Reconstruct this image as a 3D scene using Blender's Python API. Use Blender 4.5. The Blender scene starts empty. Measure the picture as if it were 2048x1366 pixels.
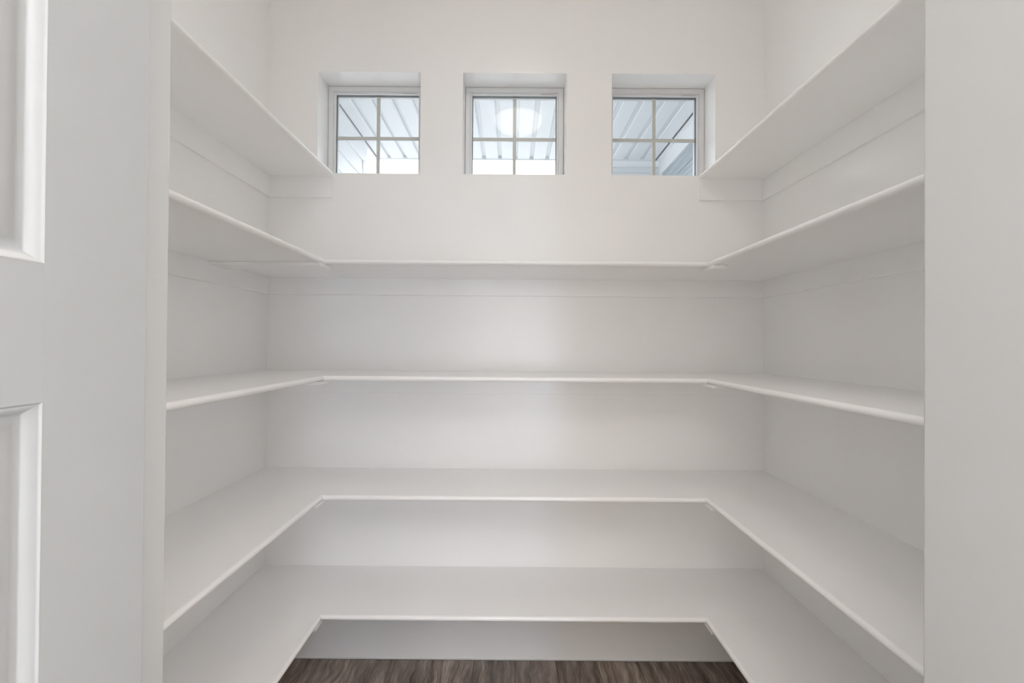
import bpy, bmesh, math, random
from mathutils import Vector, Matrix
random.seed(7)
SC = bpy.context.scene
COL = SC.collection

# ------------------------------------------------------------------ camera
FPX = 1000.5
cam_d = bpy.data.cameras.new('camera')
cam = bpy.data.objects.new('camera', cam_d); COL.objects.link(cam)
cam_d.sensor_width = 36.0; cam_d.lens = FPX * 36.0 / 2048.0
cam_d.shift_x = 4.8375 / 2048.0; cam_d.shift_y = -3.3016 / 2048.0
cam_d.clip_start = 0.02
cam.location = (0, 0, 1.3775)
YAW, PITCH, ROLL = -0.00077, 0.00736, 0.00758
cam.matrix_world = (Matrix.Translation(cam.location) @ Matrix.Rotation(-YAW, 4, 'Z')
                    @ Matrix.Rotation(math.pi / 2 + PITCH, 4, 'X') @ Matrix.Rotation(ROLL, 4, 'Z'))
SC.camera = cam

# ------------------------------------------------------------------ sky and exposure
w = bpy.data.worlds.new('sky'); SC.world = w; w.use_nodes = True
bg = w.node_tree.nodes['Background']
bg.inputs[0].default_value = (0.91, 0.957, 1.0, 1); bg.inputs[1].default_value = 4.3
SC.view_settings.view_transform = 'Standard'; SC.view_settings.look = 'None'
SC.view_settings.gamma = 1.0; SC.view_settings.use_curve_mapping = False
SC.view_settings.exposure = 0.0
SC.cycles.diffuse_bounces = 12; SC.cycles.max_bounces = 18; SC.cycles.transparent_max_bounces = 16

def area(name, loc, rot, sx, sy, power, color):
    l = bpy.data.lights.new(name, 'AREA'); l.shape = 'RECTANGLE'; l.size = sx; l.size_y = sy
    l.energy = power; l.color = color
    o = bpy.data.objects.new(name, l); COL.objects.link(o); o.location = loc; o.rotation_euler = rot
    return o
# daylight through the tall narrow window at the far end of the hall (shines towards the pantry)
area('hall_window_daylight', (0.90, -3.36, 0.75), (math.pi / 2, 0, math.pi), 0.12, 1.3, 285, (0.54, 0.765, 1.0))
# added frontal fill light behind the camera, stands in for a bright hall
area('hall_rear_fill', (-0.75, -3.37, 1.25), (math.pi / 2, 0, math.pi), 2.6, 2.2, 30, (1.0, 0.93, 0.84))
# invented broad fill light under the hall ceiling, brightens the pantry
area('hall_ceiling_fill', (0.0, -1.6, 3.0), (0, 0, 0), 3.0, 2.4, 121, (1.0, 0.965, 0.94))
LAMP_E = 8.2

# ------------------------------------------------------------------ materials
def nmat(name):
    m = bpy.data.materials.new(name); m.use_nodes = True
    nt = m.node_tree; return m, nt, nt.nodes['Principled BSDF']
def tex_co(nt): return nt.nodes.new('ShaderNodeTexCoord').outputs['Object']

def paint(name, col, rough, bump=0.0, scale=40.0, var=0.012, stretch=(1, 1, 1), spec=0.5):
    m, nt, p = nmat(name); L = nt.links
    geo = nt.nodes.new('ShaderNodeNewGeometry').outputs['Position']
    mp = nt.nodes.new('ShaderNodeMapping'); L.new(geo, mp.inputs[0]); mp.inputs['Scale'].default_value = stretch
    n = nt.nodes.new('ShaderNodeTexNoise'); n.inputs['Scale'].default_value = 2.2; n.inputs['Detail'].default_value = 3
    L.new(mp.outputs[0], n.inputs['Vector'])
    r = nt.nodes.new('ShaderNodeValToRGB'); L.new(n.outputs[0], r.inputs[0])
    r.color_ramp.elements[0].position = .3; r.color_ramp.elements[1].position = .7
    r.color_ramp.elements[0].color = (*[c * (1 - var) for c in col], 1)
    r.color_ramp.elements[1].color = (*[min(1, c * (1 + var)) for c in col], 1)
    L.new(r.outputs[0], p.inputs['Base Color'])
    p.inputs['Roughness'].default_value = rough; p.inputs['Specular IOR Level'].default_value = spec
    if bump:
        n2 = nt.nodes.new('ShaderNodeTexNoise'); n2.inputs['Scale'].default_value = scale; n2.inputs['Detail'].default_value = 2
        L.new(mp.outputs[0], n2.inputs['Vector'])
        b = nt.nodes.new('ShaderNodeBump'); b.inputs['Strength'].default_value = bump; b.inputs['Distance'].default_value = .002
        L.new(n2.outputs[0], b.inputs['Height']); L.new(b.outputs[0], p.inputs['Normal'])
    return m
M = {}
M['wall'] = paint('white_wall_paint', (.949, .945, .94), .25, .10, 55)
M['shelf'] = paint('white_shelf_enamel', (.952, .949, .945), .26, .05, 30)
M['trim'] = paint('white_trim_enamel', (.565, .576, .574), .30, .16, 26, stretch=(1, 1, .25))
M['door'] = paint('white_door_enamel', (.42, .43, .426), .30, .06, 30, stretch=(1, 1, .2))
M['ceiling'] = paint('white_ceiling_paint', (.95, .945, .94), .7)
M['vinyl'] = paint('white_window_vinyl', (.83, .835, .84), .35)
M['muntin'] = paint('grey_white_muntin', (.66, .65, .62), .4)
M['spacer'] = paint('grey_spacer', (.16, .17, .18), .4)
M['caulk'] = paint('white_caulk', (.88, .88, .88), .5)
M['soffit'] = paint('pale_metal_soffit', (.74, .752, .77), .42)
M['extwhite'] = paint('exterior_white_trim', (.78, .79, .80), .5)
M['concrete'] = paint('pale_concrete', (.42, .42, .41), .9, .3, 30, .06)
M['nickel'] = paint('brushed_nickel', (.42, .40, .37), .35)
M['nickel'].node_tree.nodes['Principled BSDF'].inputs['Metallic'].default_value = 1

def siding_mat():
    m, nt, p = nmat('pale_blue_siding'); L = nt.links
    geo = nt.nodes.new('ShaderNodeNewGeometry').outputs['Position']
    mp = nt.nodes.new('ShaderNodeMapping'); L.new(geo, mp.inputs[0]); mp.inputs['Scale'].default_value = (1, .35, 9)
    n = nt.nodes.new('ShaderNodeTexNoise'); n.inputs['Scale'].default_value = 8; n.inputs['Detail'].default_value = 4
    n.inputs['Distortion'].default_value = 1.2
    L.new(mp.outputs[0], n.inputs['Vector'])
    r = nt.nodes.new('ShaderNodeValToRGB'); L.new(n.outputs[0], r.inputs[0])
    r.color_ramp.elements[0].position = .35; r.color_ramp.elements[1].position = .65
    r.color_ramp.elements[0].color = (.32, .355, .385, 1); r.color_ramp.elements[1].color = (.43, .475, .51, 1)
    L.new(r.outputs[0], p.inputs['Base Color']); p.inputs['Roughness'].default_value = .6
    b = nt.nodes.new('ShaderNodeBump'); b.inputs['Strength'].default_value = .4; b.inputs['Distance'].default_value = .004
    L.new(n.outputs[0], b.inputs['Height']); L.new(b.outputs[0], p.inputs['Normal'])
    return m
M['siding'] = siding_mat()

def glass_mat():
    m = bpy.data.materials.new('window_glass'); m.use_nodes = True; nt = m.node_tree; L = nt.links
    nt.nodes.remove(nt.nodes['Principled BSDF'])
    out = nt.nodes['Material Output']
    tr = nt.nodes.new('ShaderNodeBsdfTransparent'); tr.inputs[0].default_value = (.985, .988, .988, 1)
    gl = nt.nodes.new('ShaderNodeBsdfGlossy'); gl.inputs['Roughness'].default_value = .004
    lw = nt.nodes.new('ShaderNodeLayerWeight'); lw.inputs['Blend'].default_value = .12
    mr = nt.nodes.new('ShaderNodeMapRange'); L.new(lw.outputs['Facing'], mr.inputs[0])
    mr.inputs['To Min'].default_value = .0032; mr.inputs['To Max'].default_value = .22
    mx = nt.nodes.new('ShaderNodeMixShader'); L.new(mr.outputs[0], mx.inputs[0])
    L.new(tr.outputs[0], mx.inputs[1]); L.new(gl.outputs[0], mx.inputs[2]); L.new(mx.outputs[0], out.inputs[0])
    return m
M['glass'] = glass_mat()

def shade_mat():
    m, nt, p = nmat('lit_frosted_glass')
    p.inputs['Base Color'].default_value = (.9, .87, .82, 1); p.inputs['Roughness'].default_value = .4
    p.inputs['Emission Color'].default_value = (1.0, .953, .898, 1); p.inputs['Emission Strength'].default_value = LAMP_E
    return m
M['shade'] = shade_mat()

def plank_mat():
    m, nt, p = nmat('dark_brown_plank_wood'); L = nt.links
    oi = nt.nodes.new('ShaderNodeObjectInfo')
    geo = nt.nodes.new('ShaderNodeNewGeometry').outputs['Position']
    off = nt.nodes.new('ShaderNodeVectorMath'); off.operation = 'SCALE'; off.inputs['Scale'].default_value = 37.0
    cmb = nt.nodes.new('ShaderNodeCombineXYZ'); L.new(oi.outputs['Random'], cmb.inputs[0]); L.new(oi.outputs['Random'], cmb.inputs[1])
    L.new(cmb.outputs[0], off.inputs[0])
    add = nt.nodes.new('ShaderNodeVectorMath'); L.new(geo, add.inputs[0]); L.new(off.outputs[0], add.inputs[1])
    # slow warp bends the grain round knots
    wn = nt.nodes.new('ShaderNodeTexNoise'); wn.inputs['Scale'].default_value = 7; wn.inputs['Detail'].default_value = 1.5
    L.new(add.outputs[0], wn.inputs['Vector'])
    ws = nt.nodes.new('ShaderNodeVectorMath'); ws.operation = 'MULTIPLY_ADD'
    L.new(wn.outputs['Color'], ws.inputs[0]); ws.inputs[1].default_value = (.05, .02, 0); L.new(add.outputs[0], ws.inputs[2])
    mp = nt.nodes.new('ShaderNodeMapping'); L.new(ws.outputs[0], mp.inputs[0]); mp.inputs['Scale'].default_value = (12, 1.0, 1)
    n = nt.nodes.new('ShaderNodeTexNoise'); n.inputs['Scale'].default_value = 2.4; n.inputs['Detail'].default_value = 6; n.inputs['Roughness'].default_value = .62
    L.new(mp.outputs[0], n.inputs['Vector'])
    r = nt.nodes.new('ShaderNodeValToRGB'); L.new(n.outputs[0], r.inputs[0])
    e = r.color_ramp.elements; e[0].position = .30; e[0].color = (.055, .037, .028, 1); e[1].position = .72; e[1].color = (.50, .42, .355, 1)
    k = e.new(.5); k.color = (.225, .175, .142, 1)
    # fine pores
    mp2 = nt.nodes.new('ShaderNodeMapping'); L.new(ws.outputs[0], mp2.inputs[0]); mp2.inputs['Scale'].default_value = (150, 7, 1)
    n2 = nt.nodes.new('ShaderNodeTexNoise'); n2.inputs['Scale'].default_value = 2; n2.inputs['Detail'].default_value = 3
    L.new(mp2.outputs[0], n2.inputs['Vector'])
    r2 = nt.nodes.new('ShaderNodeMapRange'); L.new(n2.outputs[0], r2.inputs[0]); r2.inputs['From Min'].default_value = .3; r2.inputs['From Max'].default_value = .7
    r2.inputs['To Min'].default_value = .62; r2.inputs['To Max'].default_value = 1.35
    # per-plank tone
    r3 = nt.nodes.new('ShaderNodeMapRange'); L.new(oi.outputs['Random'], r3.inputs[0]); r3.inputs['To Min'].default_value = .72; r3.inputs['To Max'].default_value = 1.36
    mu = nt.nodes.new('ShaderNodeMath'); mu.operation = 'MULTIPLY'; L.new(r2.outputs[0], mu.inputs[0]); L.new(r3.outputs[0], mu.inputs[1])
    vm = nt.nodes.new('ShaderNodeVectorMath'); vm.operation = 'SCALE'; L.new(r.outputs[0], vm.inputs[0]); L.new(mu.outputs[0], vm.inputs['Scale'])
    L.new(vm.outputs[0], p.inputs['Base Color'])
    p.inputs['Roughness'].default_value = .42; p.inputs['Specular IOR Level'].default_value = .4
    b = nt.nodes.new('ShaderNodeBump'); b.inputs['Strength'].default_value = .25; b.inputs['Distance'].default_value = .001
    L.new(n2.outputs[0], b.inputs['Height']); L.new(b.outputs[0], p.inputs['Normal'])
    return m
M['plank'] = plank_mat()
M['underlay'] = paint('dark_underlay', (.02, .016, .014), .9)

# ------------------------------------------------------------------ helpers
def tag(o, label=None, cat=None, group=None, kind=None):
    if label: o['label'] = label
    if cat: o['category'] = cat
    if group: o['group'] = group
    if kind: o['kind'] = kind
    return o
def empty(name, loc=(0, 0, 0)):
    o = bpy.data.objects.new(name, None); COL.objects.link(o); o.location = loc; o.empty_display_size = .05
    return o
def world_loc(o):
    v = Vector(o.location)
    while o.parent: o = o.parent; v += Vector(o.location)
    return v
def link(name, bm, mat, parent=None, smooth=False):
    """bm holds world coordinates; the object's origin is put at its base centre."""
    vs = [v.co for v in bm.verts]
    lo = Vector([min(v[i] for v in vs) for i in range(3)]); hi = Vector([max(v[i] for v in vs) for i in range(3)])
    org = Vector(((lo.x + hi.x) / 2, (lo.y + hi.y) / 2, lo.z))
    bmesh.ops.translate(bm, verts=bm.verts, vec=-org)
    bmesh.ops.recalc_face_normals(bm, faces=bm.faces)
    me = bpy.data.meshes.new(name); bm.to_mesh(me); bm.free()
    me.materials.append(M[mat])
    if smooth:
        for p in me.polygons: p.use_smooth = True
        me.set_sharp_from_angle(angle=math.radians(38))
    o = bpy.data.objects.new(name, me); COL.objects.link(o)
    if smooth:
        wn = o.modifiers.new('weighted_normals', 'WEIGHTED_NORMAL'); wn.keep_sharp = True; wn.weight = 100
    if parent: o.parent = parent; o.location = org - world_loc(parent)
    else: o.location = org
    return o
def box_bm(x0, x1, y0, y1, z0, z1, bev=0.0, seg=2):
    bm = bmesh.new(); bmesh.ops.create_cube(bm, size=1)
    for v in bm.verts:
        v.co = Vector((x0 + (v.co.x + .5) * (x1 - x0), y0 + (v.co.y + .5) * (y1 - y0), z0 + (v.co.z + .5) * (z1 - z0)))
    if bev: bmesh.ops.bevel(bm, geom=bm.edges[:], offset=bev, segments=seg, profile=.5, affect='EDGES')
    return bm
def box(name, x0, x1, y0, y1, z0, z1, mat, parent=None, bev=0.0, seg=2):
    return link(name, box_bm(x0, x1, y0, y1, z0, z1, bev, seg), mat, parent, smooth=bev > 0)
def holed_wall(name, x0, x1, y0, y1, z0, z1, holes, mat):
    """wall slab across X with rectangular openings (hx0, hx1, hz0, hz1)"""
    xs = sorted({x0, x1, *[h[0] for h in holes], *[h[1] for h in holes]})
    zs = sorted({z0, z1, *[h[2] for h in holes], *[h[3] for h in holes]})
    xs = [x for x in xs if x0 <= x <= x1]; zs = [z for z in zs if z0 <= z <= z1]
    bm = bmesh.new(); cache = {}
    def V(x, y, z):
        k = (round(x, 5), round(y, 5), round(z, 5))
        if k not in cache: cache[k] = bm.verts.new(k)
        return cache[k]
    def solid(i, j):
        if i < 0 or j < 0 or i >= len(xs) - 1 or j >= len(zs) - 1: return False
        cx, cz = (xs[i] + xs[i + 1]) / 2, (zs[j] + zs[j + 1]) / 2
        return not any(h[0] < cx < h[1] and h[2] < cz < h[3] for h in holes)
    for i in range(len(xs) - 1):
        for j in range(len(zs) - 1):
            if not solid(i, j): continue
            a, b, c, d = xs[i], xs[i + 1], zs[j], zs[j + 1]
            bm.faces.new([V(a, y0, c), V(b, y0, c), V(b, y0, d), V(a, y0, d)])
            bm.faces.new([V(a, y1, d), V(b, y1, d), V(b, y1, c), V(a, y1, c)])
            if not solid(i - 1, j): bm.faces.new([V(a, y0, c), V(a, y0, d), V(a, y1, d), V(a, y1, c)])
            if not solid(i + 1, j): bm.faces.new([V(b, y0, d), V(b, y0, c), V(b, y1, c), V(b, y1, d)])
            if not solid(i, j - 1): bm.faces.new([V(a, y0, c), V(a, y1, c), V(b, y1, c), V(b, y0, c)])
            if not solid(i, j + 1): bm.faces.new([V(a, y0, d), V(b, y0, d), V(b, y1, d), V(a, y1, d)])
    return link(name, bm, mat)
def ring_bm(x0, x1, z0, z1, wd, y0, y1, bev=0.0):
    """rectangular frame in the XZ plane"""
    bm = bmesh.new()
    o = [(x0, z0), (x1, z0), (x1, z1), (x0, z1)]; i = [(x0 + wd, z0 + wd), (x1 - wd, z0 + wd), (x1 - wd, z1 - wd), (x0 + wd, z1 - wd)]
    vs = {}
    for y in (y0, y1):
        vs[y] = ([bm.verts.new((a, y, b)) for a, b in o], [bm.verts.new((a, y, b)) for a, b in i])
    for k in range(4):
        n = (k + 1) % 4
        (o0, i0), (o1, i1) = vs[y0], vs[y1]
        bm.faces.new([o0[k], o0[n], i0[n], i0[k]]); bm.faces.new([o1[k], i1[k], i1[n], o1[n]])
        bm.faces.new([o0[k], o1[k], o1[n], o0[n]]); bm.faces.new([i0[k], i0[n], i1[n], i1[k]])
    if bev: bmesh.ops.bevel(bm, geom=bm.edges[:], offset=bev, segments=2, profile=.5, affect='EDGES')
    return bm
def lathe(name, prof, cx, cy, mat, parent, n=48):
    bm = bmesh.new(); rings = []
    for r, z in prof:
        if r < 1e-5: rings.append([bm.verts.new((cx, cy, z))])
        else: rings.append([bm.verts.new((cx + r * math.cos(2 * math.pi * k / n), cy + r * math.sin(2 * math.pi * k / n), z)) for k in range(n)])
    for a, b in zip(rings, rings[1:]):
        for k in range(n):
            q = [a[k % len(a)], a[(k + 1) % len(a)], b[(k + 1) % len(b)], b[k % len(b)]]
            u = []
            for v in q:
                if v not in u: u.append(v)
            if len(u) > 2: bm.faces.new(u)
    return link(name, bm, mat, parent, smooth=True)

# ------------------------------------------------------------------ the pantry shell
D = 2.19; XL, XR = -1.065, 1.1095; CEIL = 3.048
YF, YO = 0.505, 0.39                       # pantry and hall side of the front wall
JL, JR = -0.346, 0.417                     # faces of the door jambs
YB = 2.40                                  # outside of the back wall
HX0, HX1, HY0 = -2.3, 2.4, -3.4            # the hall
WIN = [(-0.852, -0.401), (-0.2155, 0.2415), (0.4395, 0.8945)]
WZ0, WZ1 = 2.120, 2.5665
tag(holed_wall('wall_back', XL - .12, XR + .12, D, YB, -.02, CEIL + .25, [(a, b, WZ0, WZ1) for a, b in WIN], 'wall'),
    'white painted back wall of the pantry with three square window openings', 'wall', kind='structure')
tag(box('wall_left', XL - .12, XL, YF, D, -.02, CEIL, 'wall'), 'white painted side wall left of the pantry doorway behind the shelves', 'wall', kind='structure')
tag(box('wall_right', XR, XR + .12, YF, D, -.02, CEIL, 'wall'), 'white painted side wall right of the pantry doorway behind the shelves', 'wall', kind='structure')
tag(holed_wall('wall_front', HX0, HX1, YO, YF, -.02, CEIL, [(JL - .019, JR + .019, -.1, 2.06)], 'wall'),
    'white wall with the pantry doorway', 'wall', kind='structure')
tag(box('ceiling', HX0 - .1, HX1 + .1, HY0 - .1, D, CEIL, CEIL + .1, 'ceiling'), 'flat white ceiling over pantry and hall', 'ceiling', kind='structure')
tag(box('wall_hall_left', HX0 - .1, HX0, HY0, YF, -.02, CEIL, 'wall'), 'white hall wall left of the camera', 'wall', kind='structure')
tag(box('wall_hall_right', HX1, HX1 + .1, HY0, YF, -.02, CEIL, 'wall'), 'white hall wall right of the camera', 'wall', kind='structure')
tag(box('wall_hall_rear', HX0 - .1, HX1 + .1, HY0 - .1, HY0, -.02, CEIL, 'wall'), 'white hall wall behind the camera', 'wall', kind='structure')

# floor: dark planks running away from the camera
fl = tag(box('floor', HX0, HX1, HY0, D, -.06, -.0035, 'underlay'), 'dark brown wood-look plank floor under the lowest shelf', 'floor', kind='structure')
PW, PL, GAP = .1778, 1.22, .0012
def plank_mesh(wd, ln):
    bm = box_bm(-wd / 2, wd / 2, -ln / 2, ln / 2, -.0035, 0, 0)
    top = [e for e in bm.edges if all(v.co.z > -1e-6 for v in e.verts)]
    bmesh.ops.bevel(bm, geom=top, offset=.0012, segments=1, affect='EDGES')
    me = bpy.data.meshes.new('plank'); bm.to_mesh(me); bm.free(); me.materials.append(M['plank']); return me
cache_p = {}
x = -0.5013
while x > HX0: x -= PW
row = 0
while x < HX1:
    a, b = max(x, HX0), min(x + PW, HX1)
    y = D - random.Random(row * 13 + 5).uniform(.35, 1.1) ; segs = [(y, D - .006)]
    while y > HY0: segs.append((max(y - PL, HY0), y)); y -= PL
    for (s0, s1) in segs:
        wd, ln = round(b - a - GAP, 4), round(s1 - s0 - GAP, 4)
        if wd < .01 or ln < .02: continue
        if (wd, ln) not in cache_p: cache_p[(wd, ln)] = plank_mesh(wd, ln)
        o = bpy.data.objects.new('plank', cache_p[(wd, ln)]); COL.objects.link(o); o.parent = fl
        o.location = Vector(((a + b) / 2, (s0 + s1) / 2, 0)) - fl.location
    x += PW; row += 1
tag(box('trim_4', XL, XR, D - .0035, D, .001, .006, 'caulk', bev=.0012), 'thin white caulk bead where the back wall meets the dark floor', 'trim', kind='structure')

# door jambs
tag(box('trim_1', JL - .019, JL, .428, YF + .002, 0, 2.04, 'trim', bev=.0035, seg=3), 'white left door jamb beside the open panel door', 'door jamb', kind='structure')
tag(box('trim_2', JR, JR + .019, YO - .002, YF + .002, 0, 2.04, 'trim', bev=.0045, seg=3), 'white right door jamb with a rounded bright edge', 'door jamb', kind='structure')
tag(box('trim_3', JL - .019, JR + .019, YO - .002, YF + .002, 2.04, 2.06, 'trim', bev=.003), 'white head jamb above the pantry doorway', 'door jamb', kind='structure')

# ------------------------------------------------------------------ windows
def window(n, x0, x1, label):
    y = 2.313
    t = empty('window_%d' % n, ((x0 + x1) / 2, y, WZ0)); tag(t, label, 'window', kind='structure')
    g = .0015
    fr = link('window_frame', ring_bm(x0 + g, x1 - g, WZ0 + g, WZ1 - g, .0215, y, y + .07, .0015), 'vinyl', t, True)
    fx0, fx1, fz0, fz1 = x0 + .023, x1 - .023, WZ0 + .023, WZ1 - .023
    link('sash', ring_bm(fx0, fx1, fz0, fz1, .0085, y + .009, y + .06, .001), 'vinyl', t, True)
    sx0, sx1, sz0, sz1 = fx0 + .0085, fx1 - .0085, fz0 + .0085, fz1 - .0085
    gy = y + .020
    link('spacer_bar', ring_bm(sx0, sx1, sz0, sz1, .003, gy + .004, gy + .018), 'spacer', t)
    cx, cz = (x0 + x1) / 2 + .001, (WZ0 + WZ1) / 2 - .008
    box('glass_pane', sx0, sx1, gy, gy + .003, sz0, sz1, 'glass', t)
    hw = .0078
    box('muntin', cx - hw, cx + hw, gy + .007, gy + .015, sz0 + .003, sz1 - .003, 'muntin', t, .001)
    box('muntin', sx0 + .003, cx - hw, gy + .007, gy + .015, cz - hw, cz + hw, 'muntin', t, .001)
    box('muntin', cx + hw, sx1 - .003, gy + .007, gy + .015, cz - hw, cz + hw, 'muntin', t, .001)
    for a, b in ((sx0, cx), (cx, sx1)):
        for c, d in ((sz0, cz), (cz, sz1)):
            box('pane', a + .0002, b - .0002, gy + .019, gy + .022, c + .0002, d - .0002, 'glass', t)
    # small silver print on the top of the sash
    box('sticker', sx1 - .075, sx1 - .006, y + .0085, y + .009, fz1 - .0075, fz1 - .0025, 'muntin', t)
window(1, *WIN[0], 'left square window with white frame showing the end of the patio roof')
window(2, *WIN[1], 'middle square window with a lamp reflected in its glass')
window(3, *WIN[2], 'right square window with grey siding seen through it')

# ------------------------------------------------------------------ shelves
T = .018; NW = .012
def sweep_nosing(name, a, b, nrm, ztop, ma, mb, parent):
    """half-round edging from a to b (XY points on its outer face), nrm = outward XY normal; ma/mb: mitre shift along the run per unit inset"""
    a, b, nrm = Vector(a), Vector(b), Vector(nrm); d = (b - a).normalized()
    prof = [(NW, ztop), ]
    r = T / 2
    for k in range(9):
        th = math.pi / 2 - math.pi * k / 8
        prof.append((r - r * math.cos(th), ztop - r + r * math.sin(th)))
    prof.append((NW, ztop - T))
    bm = bmesh.new(); A = []; B = []
    for inset, z in prof:
        p = a - nrm * inset + d * (ma * inset); q = b - nrm * inset + d * (mb * inset)
        A.append(bm.verts.new((p.x, p.y, z))); B.append(bm.verts.new((q.x, q.y, z)))
    n = len(A)
    for k in range(n):
        bm.faces.new([A[k], A[(k + 1) % n], B[(k + 1) % n], B[k]])
    bm.faces.new(A[::-1]); bm.faces.new(B)
    return link(name, bm, 'shelf', parent, True)
def board(name, x0, x1, y0, y1, ztop, parent):
    return box(name, x0, x1, y0, y1, ztop - T, ztop, 'shelf', parent)
DB = .404
def cleat(x0, x1, y0, y1, z0, z1, parent):
    bm = box_bm(x0, x1, y0, y1, z0, z1)
    bmesh.ops.bevel(bm, geom=[e for e in bm.edges if all(abs(v.co.z - z0) < 1e-6 for v in e.verts)], offset=.0012, segments=2, profile=.5, affect='EDGES')
    return link('cleat', bm, 'shelf', parent, True)
def u_shelf(h, ch, label, long_plate=False, ldx=0., rdx=0.):
    xl, xr, yi = XL + DB - .002 + ldx, XR - DB - .002 + rdx, D - DB
    t = empty('pantry_shelf', (0, D, h - T)); tag(t, label, 'shelf', 'U-shaped pantry shelves')
    e = .0003
    board('shelf_board', XL, XR, yi + NW, D, h, t)
    board('shelf_board', XL, xl - NW, YF, yi + NW - e, h, t)
    board('shelf_board', xr + NW, XR, YF, yi + NW - e, h, t)
    sweep_nosing('edge_nosing', (xl, yi), (xr, yi), (0, -1), h, -1, 1, t)
    sweep_nosing('edge_nosing', (xl, YF), (xl, yi), (1, 0), h, 0, 1, t)
    sweep_nosing('edge_nosing', (xr, yi), (xr, YF), (-1, 0), h, -1, 0, t)
    c = .012; zb = h - T - ch; zt = h - T - .00005
    cleat(XL + c, XR - c, D - c, D, zb, zt, t)
    cleat(XL, XL + c, YF, D, zb, zt, t)
    cleat(XR - c, XR, YF, D, zb, zt, t)
    for s0, s1 in (((XL + c if long_plate else xl - .055), xl - .003), (xr + .003, xr + .055)):
        box('splice_plate', s0, s1, 1.742, 1.845, h - T - .0125, h - T - .0002, 'shelf', t, .001)
    return t
def side_shelf(h, left, ch, label):
    dp = .2895
    t = empty('pantry_side_shelf', ((XL if left else XR), D, h - T)); tag(t, label, 'shelf', 'top side shelves')
    c = .012; zb = h - T - ch; zt = h - T - .00005
    if left:
        x1 = XL + dp
        board('shelf_board', XL, x1 - NW, YF, D, h, t); sweep_nosing('edge_nosing', (x1, YF), (x1, D), (1, 0), h, 0, 0, t)
        cleat(XL + c, x1 - .004, D - c, D, zb, zt, t); cleat(XL, XL + c, YF, D, zb, zt, t)
    else:
        x0 = XR - dp
        board('shelf_board', x0 + NW, XR, YF, D, h, t); sweep_nosing('edge_nosing', (x0, D), (x0, YF), (-1, 0), h, 0, 0, t)
        cleat(x0 + .004, XR - c, D - c, D, zb, zt, t); cleat(XR - c, XR, YF, D, zb, zt, t)
    return t
side_shelf(2.121, True, .093, 'highest shelf on the left wall, white, ending at the left window')
side_shelf(2.121, False, .093, 'highest shelf on the right wall, white, ending at the right window')
u_shelf(1.6757, .073, 'highest of the white U-shaped shelves, running below the three windows', True)
u_shelf(1.2572, .081, 'second highest white U-shaped shelf, its top seen edge-on at eye level')
u_shelf(0.8301, .080, 'second lowest white U-shaped shelf, its top seen from above')
u_shelf(0.4035, .080, 'lowest white U-shaped shelf just above the dark floor')

# ------------------------------------------------------------------ open door on the left
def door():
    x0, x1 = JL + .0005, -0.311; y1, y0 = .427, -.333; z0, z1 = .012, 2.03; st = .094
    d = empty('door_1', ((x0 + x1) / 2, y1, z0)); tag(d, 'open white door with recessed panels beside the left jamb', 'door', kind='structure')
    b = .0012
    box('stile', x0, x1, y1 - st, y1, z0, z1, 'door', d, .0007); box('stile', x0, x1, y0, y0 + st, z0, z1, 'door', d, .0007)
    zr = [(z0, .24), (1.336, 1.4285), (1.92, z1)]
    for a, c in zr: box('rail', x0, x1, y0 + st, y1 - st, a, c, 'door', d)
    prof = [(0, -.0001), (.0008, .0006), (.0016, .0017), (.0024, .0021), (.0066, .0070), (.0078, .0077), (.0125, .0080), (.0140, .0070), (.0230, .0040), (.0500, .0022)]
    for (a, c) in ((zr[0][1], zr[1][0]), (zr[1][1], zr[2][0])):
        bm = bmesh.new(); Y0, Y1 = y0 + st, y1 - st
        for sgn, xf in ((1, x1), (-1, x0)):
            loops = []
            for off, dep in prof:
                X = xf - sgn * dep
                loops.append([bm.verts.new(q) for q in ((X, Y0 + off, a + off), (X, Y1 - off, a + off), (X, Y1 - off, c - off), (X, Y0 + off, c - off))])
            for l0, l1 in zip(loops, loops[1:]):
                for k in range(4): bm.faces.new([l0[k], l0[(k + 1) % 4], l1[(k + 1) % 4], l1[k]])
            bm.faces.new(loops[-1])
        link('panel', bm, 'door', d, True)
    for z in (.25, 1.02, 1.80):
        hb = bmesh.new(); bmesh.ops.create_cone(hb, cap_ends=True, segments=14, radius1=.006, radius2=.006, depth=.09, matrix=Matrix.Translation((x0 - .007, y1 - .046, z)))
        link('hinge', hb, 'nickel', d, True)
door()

# ------------------------------------------------------------------ pantry ceiling lamp (seen mirrored in the middle window)
LX, LY = 0.047, 1.05
lamp = tag(empty('ceiling_lamp', (LX, LY, CEIL)), 'lit frosted glass bowl ceiling lamp mirrored in the middle window', 'lamp')
lathe('base_plate', [(0, CEIL - .001), (.150, CEIL - .001), (.152, CEIL - .012), (.140, CEIL - .028), (0, CEIL - .030)], LX, LY, 'nickel', lamp)
R0 = .172; zr = CEIL - .045
prof = [(R0 * math.cos(k / 12 * math.pi / 2), zr - .088 * math.sin(k / 12 * math.pi / 2)) for k in range(12)] + [(0.0, zr - .088)]
lathe('glass_shade', [(R0 - .010, zr + .010), (R0, zr + .006)] + prof, LX, LY, 'shade', lamp)
zf = zr - .088
lathe('finial', [(0, zf - .026), (.005, zf - .025), (.008, zf - .019), (.007, zf - .012), (.013, zf - .008), (.014, zf - .001), (0, zf + .002)], LX, LY, 'nickel', lamp, 20)

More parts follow.
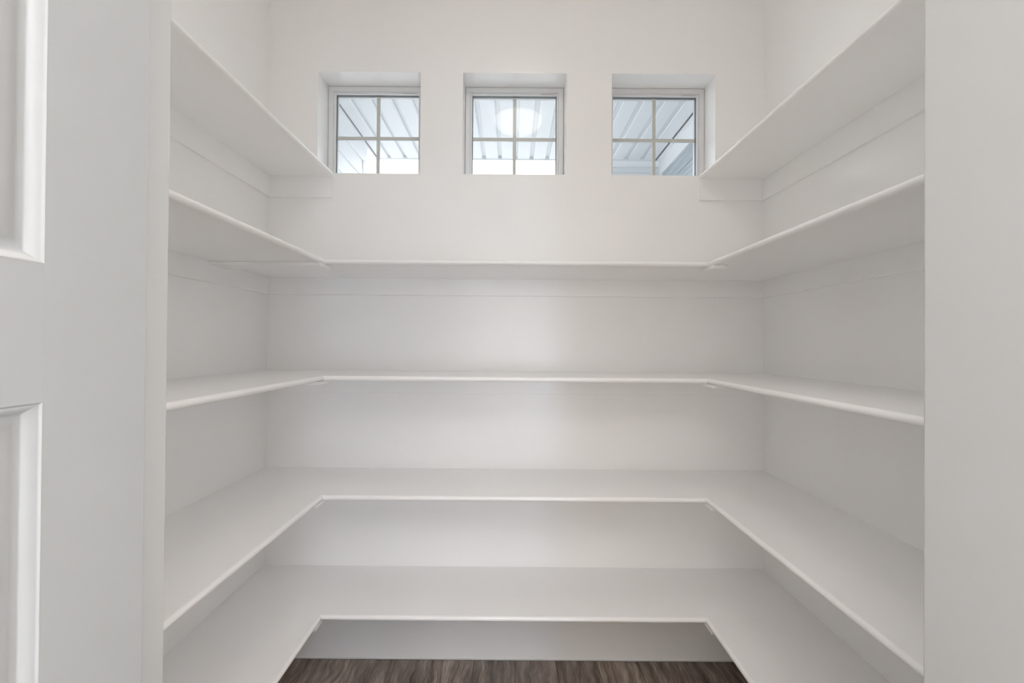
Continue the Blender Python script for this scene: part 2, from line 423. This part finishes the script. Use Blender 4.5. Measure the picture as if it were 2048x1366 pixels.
# ------------------------------------------------------------------ outside: covered patio
SZ = 3.187; SY1 = 4.90; SXL, SXR = -1.341, 1.449
tag(box('ground', -30, 30, YB, 40, -.25, -.12, 'concrete'), 'pale patio paving outside the windows', 'ground', kind='structure')
roof = tag(empty('patio_roof', (0, YB, SZ)), 'pale ribbed metal patio ceiling seen through the windows', 'patio roof')
box('roof_deck', SXL - .3, SXR + .3, YB, SY1 - .002, SZ + .024, SZ + .09, 'soffit', roof)
PITCHX = .1543; x = -0.264 - 8 * PITCHX
GR = .030
pm = None
while x < SXR:
    a, b = max(x + GR / 2, SXL), min(x + PITCHX - GR / 2, SXR)
    if b - a > .02:
        if pm is None or abs((b - a) - (PITCHX - GR)) > 1e-4:
            bm = bmesh.new(); hx = (b - a) / 2
            # shallow pan with sloped flanges
            pr = [(-hx, .024), (-hx, .008), (-hx + .005, 0), (hx - .010, 0), (hx - .001, .009), (hx, .024)]
            A = [bm.verts.new((u, 0, v)) for u, v in pr]; B = [bm.verts.new((u, SY1 - YB - .004, v)) for u, v in pr]
            for k in range(len(pr)): bm.faces.new([A[k], A[(k + 1) % len(pr)], B[(k + 1) % len(pr)], B[k]])
            bm.faces.new(A); bm.faces.new(B[::-1]); bmesh.ops.recalc_face_normals(bm, faces=bm.faces)
            me = bpy.data.meshes.new('soffit_panel'); bm.to_mesh(me); bm.free(); me.materials.append(M['soffit'])
            if abs((b - a) - (PITCHX - GR)) < 1e-4: pm = me
        else: me = pm
        o = bpy.data.objects.new('soffit_panel', me); COL.objects.link(o); o.parent = roof
        o.location = Vector(((a + b) / 2, YB + .002, SZ)) - roof.location
    x += PITCHX
box('edge_channel', SXL - .02, SXR + .02, SY1 - .003, SY1 + .02, SZ - .006, SZ + .10, 'extwhite', roof)
for sx, sg in ((SXL, 1), (SXR, -1)):
    f = lambda p, q: (min(sx + sg * p, sx + sg * q), max(sx + sg * p, sx + sg * q))
    box('side_channel', *f(-.004, .026), YB, SY1 - .004, SZ - .020, SZ - .0005, 'extwhite', roof, .002)
    box('shadow_gap_strip', *f(.0265, .0345), YB, SY1 - .004, SZ - .003, SZ - .0005, 'spacer', roof)  # dark strip drawn in place of the shadow gap beside the soffit panels
def wing(name, xin, sgn, y0, y1, label, siding):
    t = tag(empty(name, (xin + sgn * .08, y0, -.12)), label, 'house wing')
    xo = xin + sgn * .20; X = lambda a, b: (min(a, b), max(a, b))
    box('wall_core', *X(xin + sgn * .03, xo), y0, y1, -.12, SZ + .05, 'extwhite', t)
    box('frieze_board', *X(xin, xin + sgn * .03), y0, y1, SZ - .158, SZ - .016, 'extwhite', t, .002)
    box('corner_board', *X(xin + sgn * .002, xin + sgn * .03), y1 - .10, y1 + .012, -.12, SZ - .160, 'extwhite', t, .002)
    z = SZ - .158
    while z > -.1:
        bm = box_bm(*X(xin + sgn * .014, xin + sgn * .030), y0, y1 - .101, max(z - .151, -.118), z)
        for v in bm.verts:
            if v.co.z < z - .05 and abs(v.co.x - (xin + sgn * .014)) < .001: v.co.x -= sgn * .010
        link('siding_board', bm, siding, t); z -= .151
wing('house_wing_left', SXL, -1, YB + .001, 4.63, 'white house wing wall at the left end of the patio', 'extwhite')
wing('house_wing_right', SXR, 1, YB + .001, SY1 + .008, 'grey lap siding wall with white frieze seen through the right window', 'siding')
bpy.data.objects['house_wing_left'].name = 'house_wing'
bpy.data.objects['house_wing_right'].name = 'house_wing.001'
nb = tag(empty('fascia_wall', (1.2, SY1 + .04, -.12)), 'white horizontal boards beyond the patio roof in the right window', 'wall')
box('wall_core', .95, SXR + .19, SY1 + .044, SY1 + .13, -.12, SZ + .095, 'extwhite', nb)
z = SZ - .008
while z > 2.4:
    bm = box_bm(.95, SXR + .19, SY1 + .036, SY1 + .044, z - .052, z)
    for v in bm.verts:
        if v.co.z < z - .03 and v.co.y < SY1 + .04: v.co.y -= .012
    link('siding_board', bm, 'extwhite', nb); z -= .0525
